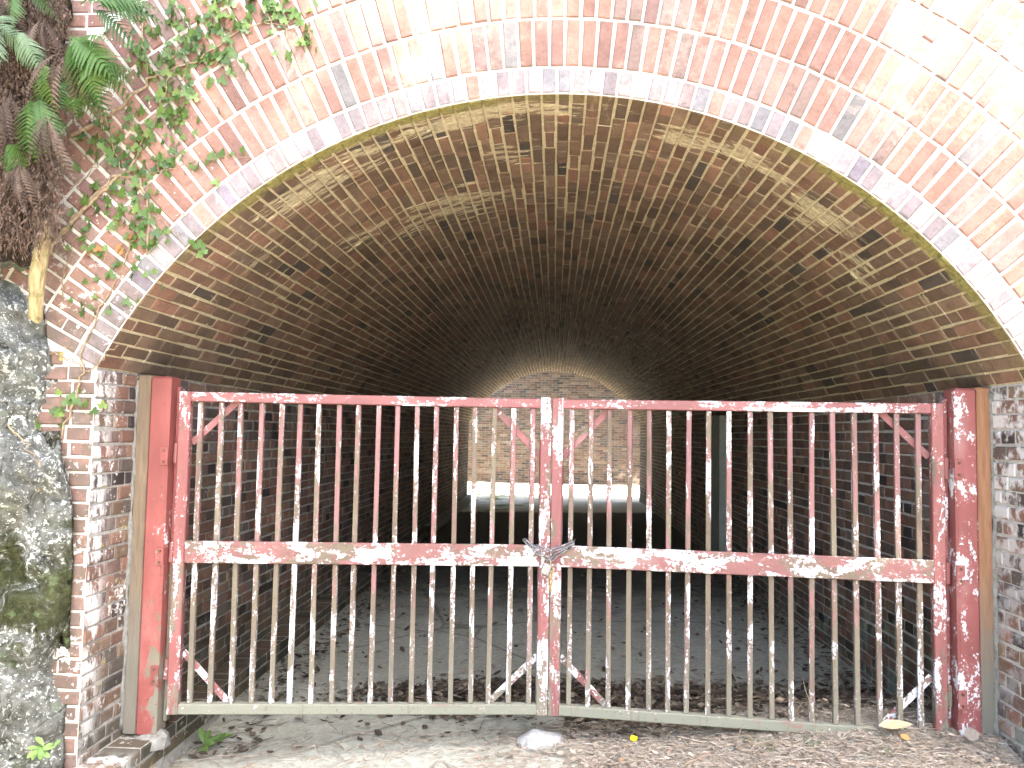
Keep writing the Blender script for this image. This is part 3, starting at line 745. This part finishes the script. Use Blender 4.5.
# ferns
def frond_mesh(L=1.0, np_=15, droop=.35, wide=.32, seed=0, thin=1.0):
    rr = random.Random(seed); mb = MB(); 
    def rach(t): return Vector((0, L*t*(1-.12*t), L*(.10*math.sin(t*2.2) - droop*t*t)))
    pts = [rach(i/10) for i in range(11)]; mb.tube(pts, [.009*L*(1-.75*i/10) for i in range(11)], 4)
    for i in range(np_):
        t = .14 + .84*i/(np_-1); ln = wide*L*math.sin(math.pi*min(1, (1-t)*.92+.06))**.75*(1 if t > .3 else .55+.45*t/.3) * rr.uniform(.88, 1.1)
        if t > .55: ln *= (1-t)/.45*.85+.15
        b = rach(t); tt = (rach(min(1, t+.03))-rach(t-.03)).normalized()
        for sd in (-1, 1):
            d = (Vector((sd, 0, 0))*.86 + tt*.48 + Vector((0, 0, rr.uniform(-.18, .02)))).normalized()
            nrm = Vector((0, 0, 1)); s_ = d.cross(nrm).normalized(); m_ = max(4, int(8*ln/(wide*L))+2)
            k0 = len(mb.v); wv = .042*L*thin*(.5+.5*ln/(wide*L))
            # toothed pinna: lobes on both edges
            for e in (-1, 1):
                for q in range(m_):
                    u0, u1 = q/m_, (q+1)/m_; w0 = wv*(1-u0)**.8
                    c0 = b + d*ln*u0 - Vector((0, 0, .25*ln*u0*u0)); c1 = b + d*ln*u1 - Vector((0, 0, .25*ln*u1*u1))
                    tip = c0.lerp(c1, .85) + s_*e*w0 + d*ln*.25/m_; k = len(mb.v)
                    mb.v += [tuple(c0), tuple(c1), tuple(tip), tuple(c0 + s_*e*w0*.55)]; mb.f.append((k, k+1, k+2, k+3))
    return mb.me('frond')
FM = [frond_mesh(seed=i, droop=.25+.2*i, np_=13+i) for i in range(4)]
DFM = [frond_mesh(seed=20+i, droop=.5+.3*i, np_=16, wide=.10+.02*i, thin=.75) for i in range(3)]
for i, me_ in enumerate(DFM): me_.name = 'dead_frond_shape%d' % i
def fern(loc, label, mat, n, L, aim, spread, seed, drop=.2, pool=None):
    """aim: mean heading of the fronds (x, y, z)"""
    rr = random.Random(seed); t = thing('fern', label, 'fern', loc=loc, group='ferns on the left bank')
    for i in range(n):
        me = rr.choice(pool or FM); me2 = bpy.data.meshes.get(me.name+mat.name)
        if not me2: me2 = me.copy(); me2.name = me.name+mat.name; me2.materials.append(mat)
        o = obj('frond', me2, parent=t, loc=(rr.gauss(0, .012), rr.gauss(0, .01), rr.gauss(0, .012)))
        d = (Vector(aim).normalized() + Vector((rr.gauss(0, spread), rr.gauss(0, spread*.5), rr.gauss(0, spread)))).normalized()
        up = (Vector((0, -1.0, .75)) + Vector((rr.gauss(0, .25), rr.gauss(0, .2), rr.gauss(0, .2)))).normalized()
        x = d.cross(up).normalized(); up = x.cross(d); mm = Matrix((x, d, up)).transposed()
        o.rotation_mode = 'QUATERNION'; o.rotation_quaternion = mm.to_quaternion(); s = L*rr.uniform(.8, 1.15); o.scale = (s, s, s)
    return t
def bankp(x, y, off=.34): return tuple(face(x, y, off))
fern(bankp(76, 40), 'large green fern arching over the bricks below the top edge', FERN, 6, .30, (.9, -.25, -.35), .45, 1)
fern(bankp(92, 4), 'bright fern with long fronds reaching right along the top edge', FERN, 5, .28, (1, -.2, -.05), .3, 2)
fern(bankp(90, 62), 'fern hanging over bricks right of the dead fronds', FERN, 5, .22, (.75, -.3, -.7), .4, 3)
fern(bankp(50, 62), 'dark green drooping fern between the dead brown fronds', FERN, 4, .24, (.25, -.3, -1), .3, 4)
fern(bankp(36, 102), 'wide fern hanging over the lower bank above the wooden stake', FERN, 6, .26, (.05, -.4, -1), .5, 5)
fern(bankp(-8, 22, .42), 'pale silvery fern at the left frame edge', FERNP, 4, .24, (.75, -.35, -.6), .35, 6)
fern(bankp(14, 36, .42), 'pale drooping fern tip in front of the dead fronds', FERNP, 3, .22, (.55, -.3, -.85), .25, 7)
fern(bankp(22, -14, .4), 'yellow green fern tuft at the top left corner', FERN, 4, .2, (.5, -.35, -.5), .5, 8)
fern(bankp(68, 70, .3), 'yellowing fern hanging beside the bricks under the dead fronds', FERN, 4, .22, (.35, -.2, -1), .25, 9)
fern(bankp(12, 145, .36), 'small dark fern low on the bank over the rock', FERN, 3, .14, (.2, -.4, -.8), .6, 10)

DEADF = leaf_mat('dead_fern', ((0, (.035, .022, .016)), (.4, (.085, .055, .04)), (.75, (.15, .105, .082)), (1, (.055, .034, .025))), .15, .85)
for k, (x, y, L, n_, lab) in enumerate(((8, -5, .26, 5, 'dead brown fern hanging at the top left corner'), (42, 20, .24, 5, 'dead brown fern hanging above the wide green fern'), (62, 60, .26, 4, 'withered fern strip hanging next to the bricks'),
                                       (10, 95, .26, 5, 'withered brown fern at the left edge below the pale ferns'), (52, 120, .24, 4, 'withered fern hanging right of the wide green fern'), (20, 165, .2, 4, 'lowest withered fern, just over the bare roots'))):
    t_ = fern(bankp(x, y, .37), lab, DEADF, n_+5, L, (.08, -.15, -1), .42, 40+k, pool=DFM); t_['category'] = 'dead fern'; t_['group'] = 'dead ferns on the left bank'
# dead fronds and roots hanging over the bank
mb = MB(); rr = random.Random(5)
for i in range(3400):
    x = min(74, rr.triangular(-25, 74, 12)); y = rr.uniform(-25, 238)
    if x > 60 and y > 110 and rr.random() < .7: continue
    p = face(x, y, rr.uniform(.06, .34)); L = rr.uniform(.04, .15); d = Vector((rr.gauss(.1, .35), rr.gauss(-.15, .3), -1)).normalized()
    side = Vector((rr.gauss(0, 1), rr.gauss(0, 1), rr.gauss(0, .4))).cross(d).normalized(); w_ = rr.uniform(.0015, .0055); n = 7; k0 = len(mb.v); ph = rr.uniform(0, 6); cu = rr.uniform(.004, .014)
    for q in range(n+1):
        u = q/n; c = p + d*L*u + side.cross(d)*cu*math.sin(ph+u*9) ; tw = math.cos(ph+u*7)
        s_ = (side*tw + side.cross(d)*math.sin(ph+u*7))*w_*(1-.6*u)*(1.5 if q % 2 else .55)
        mb.v += [tuple(c-s_), tuple(c+s_)]
    for q in range(n): mb.f.append((k0+2*q, k0+2*q+1, k0+2*q+3, k0+2*q+2))
g = G('dead_frond_mass'); n = g.noise(g.pos, 30, 4, .6); n2 = g.noise(g.pos, 90, 3)
DM = g.done(g.ramp(g.add(g.mul(n, .6), g.mul(n2, .4)), ((.3, (.028, .018, .013)), (.5, (.10, .065, .048)), (.68, (.24, .17, .135)))), .85, spec=.2, transl=.15)
mb.build('dead_fronds', DM, kind='stuff', label='mass of curled dead brown fern fronds hanging from the left bank', cat='dead ferns')
def roots(name, label, paths, r):
    t = thing(name, label, 'roots', loc=bankp(30, 235))
    l0 = Vector(t.location)
    for pts in paths:
        P = path(pts, .12, 5, .006); MB().tube([p-l0+Vector((0, random.uniform(-.01, .01), 0)) for p in P], [r*(1-.5*i/len(P)) for i in range(len(P))], 6).build('root', BARK, t, True)
roots('roots', 'tangle of thin bare roots between bank and rock above the stake',
      [[(-10, 190), (15, 178), (30, 195), (36, 180), (33, 225), (36, 238)], [(-10, 212), (20, 214), (40, 220), (58, 216)], [(-5, 242), (25, 240), (52, 226)], [(0, 196), (30, 222), (60, 240), (66, 250)],
       [(34, 170), (31, 195), (32, 232)], [(52, 215), (44, 200), (58, 185)], [(5, 226), (26, 236), (44, 230)], [(-6, 168), (12, 186), (28, 190)]], .005)
roots('roots', 'single brown vine curving down across the lichen rock', [[(-5, 418), (12, 428), (28, 445), (42, 465)], [(40, 462), (38, 490), (25, 505), (5, 515)]], .006)

# cut branch stake
g = G('stake_wood'); n = g.noise(g.sc(g.pos, (1, 1, .25)), 40, 5, .7, .5); n2 = g.noise(g.pos, 22, 4)
STK = g.done(g.mix(g.mul(g.step(n2, .55, .66), .7), g.ramp(n, ((.3, (.13, .09, .04)), (.5, (.26, .20, .095)), (.72, (.36, .30, .18)))), (.12, .11, .04)), .85, g.bump(n, .008, .9))
mb = MB(); a, b = face(44, 219, .17), face(34, 320, .15); a -= b
P = [a*t for t in (0, .02, .2, .42, .65, .85, .97, 1)]; rad = [.026, .0295, .031, .035, .034, .031, .026, .012]
P = [p + Vector((.006*math.sin(i*1.7), 0, 0)) for i, p in enumerate(P)]
mb.tube(P, rad, 12)
mb.v = [tuple(Vector(v)+Vector((fbm(v[0], v[1], v[2], 22, 3)*.006, 0, fbm(v[2], v[0], v[1], 22, 3)*.006))) for v in mb.v]
mb.build('wooden_stake', STK, smooth=False, loc=tuple(b), label='short yellowish cut branch wedged upright between rock and brick arch', cat='wooden stake')

# ------------------------------------------------------------------ litter, stones, weeds
def vcol_mat(name, transl=.1):
    g = G(name); r, gg, b = g.attr('tint'); n = g.noise(g.pos, 60, 3)
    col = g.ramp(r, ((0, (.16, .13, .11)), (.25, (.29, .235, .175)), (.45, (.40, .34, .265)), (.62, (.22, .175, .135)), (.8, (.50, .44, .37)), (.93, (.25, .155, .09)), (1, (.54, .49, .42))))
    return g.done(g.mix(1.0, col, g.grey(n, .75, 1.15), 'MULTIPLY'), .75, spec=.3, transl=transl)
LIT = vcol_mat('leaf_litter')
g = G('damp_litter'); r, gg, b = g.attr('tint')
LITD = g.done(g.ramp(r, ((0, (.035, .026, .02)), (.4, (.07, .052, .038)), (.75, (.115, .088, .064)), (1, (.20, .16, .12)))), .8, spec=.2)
class Litter:
    def __init__(s): s.v, s.f, s.t = [], [], []
    def leaf(s, x, y, L, W, lift, rr, tmax=1.0):
        a = rr.uniform(0, 6.283); z = gh(x, y) + lift; ca, sa = math.cos(a), math.sin(a); cup = rr.uniform(-.25, .55); tilt = rr.gauss(0, .35); roll = rr.gauss(0, .4)
        k = len(s.v); t = (rr.random()*tmax, rr.random(), 0)
        for u, w_ in ((-1, 0), (-.35, 1), (-.35, -1), (.4, .85), (.4, -.85), (1, 0), (-.35, 0), (.4, 0)):
            lx, ly = u*L/2, w_*W/2; lz = cup*abs(w_)*W*.5 + cup*.35*L*u*u + tilt*lx*.6 + roll*ly
            s.v.append((x+ca*lx-sa*ly, y+sa*lx+ca*ly, z+max(lz, -lift+.001))); s.t.append(t)
        s.f += [(k, k+6, k+1), (k, k+2, k+6), (k+1, k+6, k+7, k+3), (k+6, k+2, k+4, k+7), (k+3, k+7, k+5), (k+7, k+4, k+5)]
    def twig(s, x, y, L, r, lift, rr):
        a = rr.uniform(0, 6.283); k = len(s.v); t = (rr.random(), rr.random(), 0); dx, dy = math.cos(a), math.sin(a); b = rr.gauss(0, .12)
        z0 = gh(x, y)+lift
        for i in range(4):
            u = i/3-.5; cx, cy = x+dx*L*u-dy*b*L*(u*u), y+dy*L*u+dx*b*L*u*u; cz = max(z0, gh(cx, cy)+.002)+rr.uniform(0, .006)
            for j in range(3):
                th = j*2.094; s.v.append((cx-dy*r*math.cos(th), cy+dx*r*math.cos(th), cz+r*math.sin(th)+r)); s.t.append(t)
        for i in range(3):
            for j in range(3): s.f.append((k+i*3+j, k+i*3+(j+1) % 3, k+i*3+3+(j+1) % 3, k+i*3+3+j))
    def build(s, name, mat, label):
        me = mesh(name, s.v, s.f); Bricks.tint(me, s.t); obj(name, me, mat, kind='stuff', label=label, cat='leaf litter')
rr = random.Random(11); lt = Litter()
def dens(x, y):
    d = .10 + .9*sm(-.5, .55, x + .25*fbm(x, y, 2, 2.5)) 
    if x < -1.3: d = max(d, .75*sm(-.25, -.5, y + .08*fbm(x, y, 1, 4)))
    d = max(d, .7*sm(-.42, -.62, y+.05*fbm(x, y, 7, 5)))
    d *= 1-.92*math.exp(-(((x+.03)/.17)**2 + ((y+.06)/.10)**2))
    return d
n = 0
while n < 26000:
    x = rr.uniform(-2.0, 2.1); y = rr.uniform(-1.1, .42)
    if rr.random() > dens(x, y): continue
    n += 1
    if rr.random() < .30: L = rr.choice((.015, .02, .028, .042)); lt.leaf(x, y, L*rr.uniform(.7, 1.2), L*rr.uniform(.25, .6), rr.uniform(.002, .016), rr)
    else: lt.twig(x, y, rr.uniform(.03, .13), rr.uniform(.0007, .0018), rr.uniform(.001, .012), rr)
for i in range(60): lt.twig(rr.uniform(.0, 2.0), rr.uniform(-.9, .15), rr.uniform(.15, .4), rr.uniform(.0015, .0028), .008, rr)
lt.twig(-.5, -.28, .34, .003, .01, rr)
lt.build('leaf_litter', LIT, 'dry leaves, twigs and straw scattered on the ground before the gate')
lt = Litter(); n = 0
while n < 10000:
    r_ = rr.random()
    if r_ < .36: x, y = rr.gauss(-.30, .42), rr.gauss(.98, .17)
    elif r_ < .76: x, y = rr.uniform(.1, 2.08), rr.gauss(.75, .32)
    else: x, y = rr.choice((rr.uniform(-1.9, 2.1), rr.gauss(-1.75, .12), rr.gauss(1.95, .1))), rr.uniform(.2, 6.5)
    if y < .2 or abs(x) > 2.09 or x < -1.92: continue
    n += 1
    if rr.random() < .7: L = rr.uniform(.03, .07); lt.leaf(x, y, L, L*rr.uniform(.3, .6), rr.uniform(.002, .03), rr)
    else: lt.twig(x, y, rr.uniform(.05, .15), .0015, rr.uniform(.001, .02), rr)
lt.build('damp_litter', LITD, 'dark moist leaf heaps on the tunnel floor behind the gate')

# single leaves that stand out
def big_leaf(x, y, L, W, col, label, rz, lift=.03, tilt=0.0):
    V, F = [], []; n = 8
    for i in range(n+1):
        u = i/n; w_ = W/2*math.sin(math.pi*u**.8)**.8 if 0 < u < 1 else 0
        for s_ in (-1, 0, 1): V.append((L*(u-.5), s_*w_, .18*W*abs(s_)*math.sin(3.1*u) + .10*L*(u-.5)**2*2))
    for i in range(n):
        for k in range(2): F.append((i*3+k, i*3+k+1, i*3+k+4, i*3+k+3))
    g = G('leaf_colour'); nn = g.noise(g.pos, 50, 4); mt = g.done(g.mix(1.0, col, g.grey(nn, .75, 1.15), 'MULTIPLY'), .6, transl=.2)
    o = obj('fallen_leaf', mesh('fallen_leaf', V, F, True), mt, label=label, cat='leaf', loc=(x, y, gh(x, y)+lift)); o.rotation_euler = (R(tilt), R(-8), rz)
def gp(x, y, z):
    d = CF + CR*(x-512)/FPX - CU*(y-384)/FPX; t = (z-CAM[2])/d[2]; return CAM+d*t
def ground_at(x, y):
    P = gp(x, y, -.12)
    for _ in range(6): P = gp(x, y, gh(P[0], P[1]))
    return P
p = ground_at(634, 743); big_leaf(p[0], p[1], .045, .04, (.75, .55, .02), 'bright yellow leaf lying in the litter right of the stone', .4, .02, 25)
p = ground_at(896, 737); big_leaf(p[0], p[1], .15, .055, (.44, .36, .22), 'long cream coloured leaf lying against the gate foot', -.25, .05, 30)
p = ground_at(606, 722); big_leaf(p[0], p[1], .06, .035, (.58, .42, .18), 'tan leaf below the bottom rail of the right gate leaf', .8, .02, 20)
p = ground_at(972, 745); big_leaf(p[0], p[1], .07, .06, (.24, .20, .165), 'greyish round leaf at the foot of the right post', .1, .04, 60)
p = ground_at(905, 745); big_leaf(p[0], p[1], .06, .04, (.45, .26, .10), 'small orange brown leaf beneath the long cream leaf', 1.1, .02, 10)

def stone(x, y, s, label, mat, seed):
    V, F = [], []; nu, nv = 18, 10
    for j in range(nv+1):
        ph = math.pi*j/nv
        for i in range(nu):
            th = 2*math.pi*i/nu; d = Vector((math.sin(ph)*math.cos(th), math.sin(ph)*math.sin(th), math.cos(ph)))
            k = 1 + .28*fbm(d.x+seed, d.y, d.z, 1.3, 4); V.append((d.x*s[0]*k, d.y*s[1]*k, d.z*s[2]*k))
    for j in range(nv):
        for i in range(nu): F.append((j*nu+i, (j+1)*nu+i, (j+1)*nu+(i+1) % nu, j*nu+(i+1) % nu))
    return obj('stone', mesh('stone', V, F, True), mat, label=label, cat='stone', loc=(x, y, gh(x, y)+s[2]*.15))
g = G('pale_stone'); n2 = g.noise(g.pos, 35, 5, .7)
PST = g.done(g.ramp(n2, ((.3, (.22, .215, .20)), (.7, (.38, .375, .36)))), .9, g.bump(n2, .01))
p = ground_at(541, 744); stone(p[0], p[1], (.125, .09, .055), 'whitish rounded stone half sunk in soil before the gate meeting', PST, 1.0)

def weed(name, loc, label, n, L, mat, seed, wide=.45):
    rr = random.Random(seed); t = thing(name, label, 'weed', loc=loc)
    V = [(0, 0, 0)]; prof = [(0, 0), (.12, .3), (.2, .55), (.16, .8), (0, 1)]
    me = bpy.data.meshes.get('weed_leaf')
    if not me:
        V, F = [], []
        for w_, u in ((.02, 0), (.13, .28), (.2, .55), (.16, .8), (.0, 1)):
            for s_ in (-1, 0, 1): V.append((s_*w_, u, .12*abs(s_)*w_*4 - .25*u*u + .3*u))
        for i in range(4):
            for k in range(2): F.append((i*3+k, i*3+k+1, i*3+k+4, i*3+k+3))
        me = mesh('weed_leaf', V, F, True); me.materials.append(mat)
    for i in range(n):
        o = obj('leaf', me, parent=t, loc=(rr.gauss(0, .01), rr.gauss(0, .01), rr.uniform(0, .03))); o.rotation_mode = 'ZXY'
        o.rotation_euler = (rr.uniform(.1, 1.0), rr.gauss(0, .3), rr.uniform(0, 6.28)); s = L*rr.uniform(.6, 1.15); o.scale = (s, s, s)
    return t
WEED = leaf_mat('weed_green', ((0, (.09, .17, .04)), (.5, (.14, .24, .06)), (1, (.20, .28, .09))), .3)
p = ground_at(205, 748); weed('weed', (p[0], p[1], gh(p[0], p[1])), 'small broad leaved green weed below the left gate corner', 13, .085, WEED, 3)
p = ground_at(222, 741); weed('weed', (p[0], p[1], gh(p[0], p[1])), 'low green seedling just right of the broad leaved weed', 8, .06, WEED, 4)
p = face(42, 752, .28); weed('weed', tuple(p), 'upright little green plant at the foot of the lichen rock', 14, .065, WEED, 6)
GRS = leaf_mat('grass_green', ((0, (.08, .15, .04)), (1, (.16, .24, .08))), .3)
for k, (x, y, lab) in enumerate(((752, 742, 'grass tuft in the litter below the right leaf centre'), (812, 745, 'sparse grass tuft left of the long cream leaf'), (884, 756, 'grass tuft nearest the right post'), (768, 750, 'tiny grass tuft at the bottom edge right of the yellow leaf'))):
    p = ground_at(x, y); mb = MB(); rr2 = random.Random(k)
    for i in range(34):
        a = rr2.uniform(0, 6.28); o_ = Vector((rr2.gauss(0, .02), rr2.gauss(0, .02), 0)); L = rr2.uniform(.02, .055); d = Vector((math.cos(a)*.7, math.sin(a)*.7, 1)).normalized()
        s_ = Vector((-math.sin(a), math.cos(a), 0))*.0014; k0 = len(mb.v)
        mb.v += [tuple(o_-s_), tuple(o_+s_), tuple(o_+d*L*.6+s_*.8), tuple(o_+d*L*.6-s_*.8), tuple(o_+d*L+Vector((d.x, d.y, -.5))*L*.3)]
        mb.f += [(k0, k0+1, k0+2, k0+3), (k0+3, k0+2, k0+4)]
    mb.build('grass_tuft', GRS, loc=(p[0], p[1], gh(p[0], p[1])), label=lab, cat='grass', group='grass tufts in the litter')
# bare dry stalks poking through the right leaf
for k, (x, y, hgt, lean, lab) in enumerate(((806, 722, .26, -.25, 'thin bare stalk standing among the bars of the right leaf'), (765, 712, .18, .5, 'leaning dry stalk left of the upright bare stalk'), (712, 708, .12, .4, 'short dry stalk leaning at the foot of the right leaf'))):
    p = ground_at(x, y); MB().tube([(0, 0, 0), (lean*hgt*.3, 0, hgt*.4), (lean*hgt*.8, .01, hgt*.8), (lean*hgt, 0, hgt)], [.0022, .002, .0016, .001], 5).build('dry_stalk', BARK, loc=(p[0], min(p[1], .0), gh(p[0], p[1])), label=lab, cat='stalk')

# ------------------------------------------------------------------ unseen trees added to shade the cutting (behind the camera) and the far court
g = G('tree_leaf'); n = g.noise(g.pos, 3, 3)
TL = g.done(g.ramp(n, ((.3, (.035, .075, .018)), (.7, (.08, .14, .03)))), .6, transl=.3)
g = G('tree_bark'); n = g.noise(g.sc(g.pos, (6, 6, 1)), 5, 5)
TB = g.done(g.ramp(n, ((.3, (.06, .045, .035)), (.7, (.15, .12, .09)))), .95, g.bump(n, .03))
def tree(base, c, rad, nleaf, label, seed, size=.15):
    rr = np.random.default_rng(seed); t = thing('tree', label, 'tree', loc=base, group='unseen trees added to shade the tunnel')
    b, c = Vector(base), Vector(c); mb = MB(); top = c - b
    mb.tube([(0, 0, -.3), (0, 0, .3), tuple(top*.35 + Vector((.15, 0, 0))), tuple(top*.7), tuple(top)], [.24, .17, .14, .10, .03], 9)
    for i in range(9):
        d = Vector(rr.normal(size=3)).normalized(); d.z = abs(d.z)*.5; s_ = top*rr.uniform(.6, .9); e = top + Vector((d.x*rad[0], d.y*rad[1], d.z*rad[2]))*.8
        mb.tube([tuple(s_), tuple(s_.lerp(e, .5)+Vector((0, 0, .2))), tuple(e)], [.06, .04, .012], 5)
    mb.build('trunk', TB, t, True)
    ncl = max(30, nleaf//60); cc = rr.normal(size=(ncl, 3)); cc /= np.linalg.norm(cc, axis=1)[:, None]; cc *= (rr.random(ncl)**.4)[:, None]*.92
    P = cc[rr.integers(0, ncl, nleaf)] + rr.normal(size=(nleaf, 3))*.13; P = P*np.array(rad) + np.array(top)
    A = rr.normal(size=(nleaf, 3)); A /= np.linalg.norm(A, axis=1)[:, None]; Bv = np.cross(A, rr.normal(size=(nleaf, 3))); Bv /= np.linalg.norm(Bv, axis=1)[:, None]
    s_ = size*rr.uniform(.6, 1.2, (nleaf, 1)); V = np.stack([P-A*s_*.6, P+Bv*s_*.3, P+A*s_*.6, P-Bv*s_*.3], 1).reshape(-1, 3)
    me = bpy.data.meshes.new('crown'); me.from_pydata(V.tolist(), [], (np.arange(nleaf*4).reshape(-1, 4)).tolist()); me.update(); obj('crown', me, TL, t)
def shade(P, t): return Vector(P) + SUN*t
def plant(P, t, rad, nleaf, label, seed, size=.15, base=None):
    c = shade(P, t); tree(base or (c.x, c.y, gh(c.x, c.y) if abs(c.x) < 3 else 0.0), c, rad, nleaf, label, seed, size)
plant((-.70, YP, .30), 9.5, (2.6, .95, 1.9), 10000, 'unseen broadleaf tree standing behind the viewer, added to shade gate and ground', 1)
plant((2.7, YP, .3), 9.0, (2.0, 1.25, 1.6), 6500, 'smaller unseen broadleaf tree right of the viewer, added for shade', 2)
plant((-3.1, YP, 2.6), 8.5, (2.0, 1.9, 2.0), 11000, 'unseen broadleaf tree added to shade the ivy side of the portal', 3, base=(-5.2, -5.4, 2.0))
plant((.05, YP, 1.95), 10.5, (1.6, .55, .8), 9000, 'unseen slender tree with a small dense crown, added to shade the tunnel floor', 6)
plant((1.15, YP, 3.6), 12.0, (2.0, 1.0, 1.2), 1000, 'unseen tall thinly leaved tree added to thin the sun on the portal', 8)
tree((5.5, 19.5, 0), (1.5, 19.9, 5.7), (3.8, 1.4, 1.9), 9000, 'unseen tree over the court beyond the far exit, added to shade the wall', 4, .27)
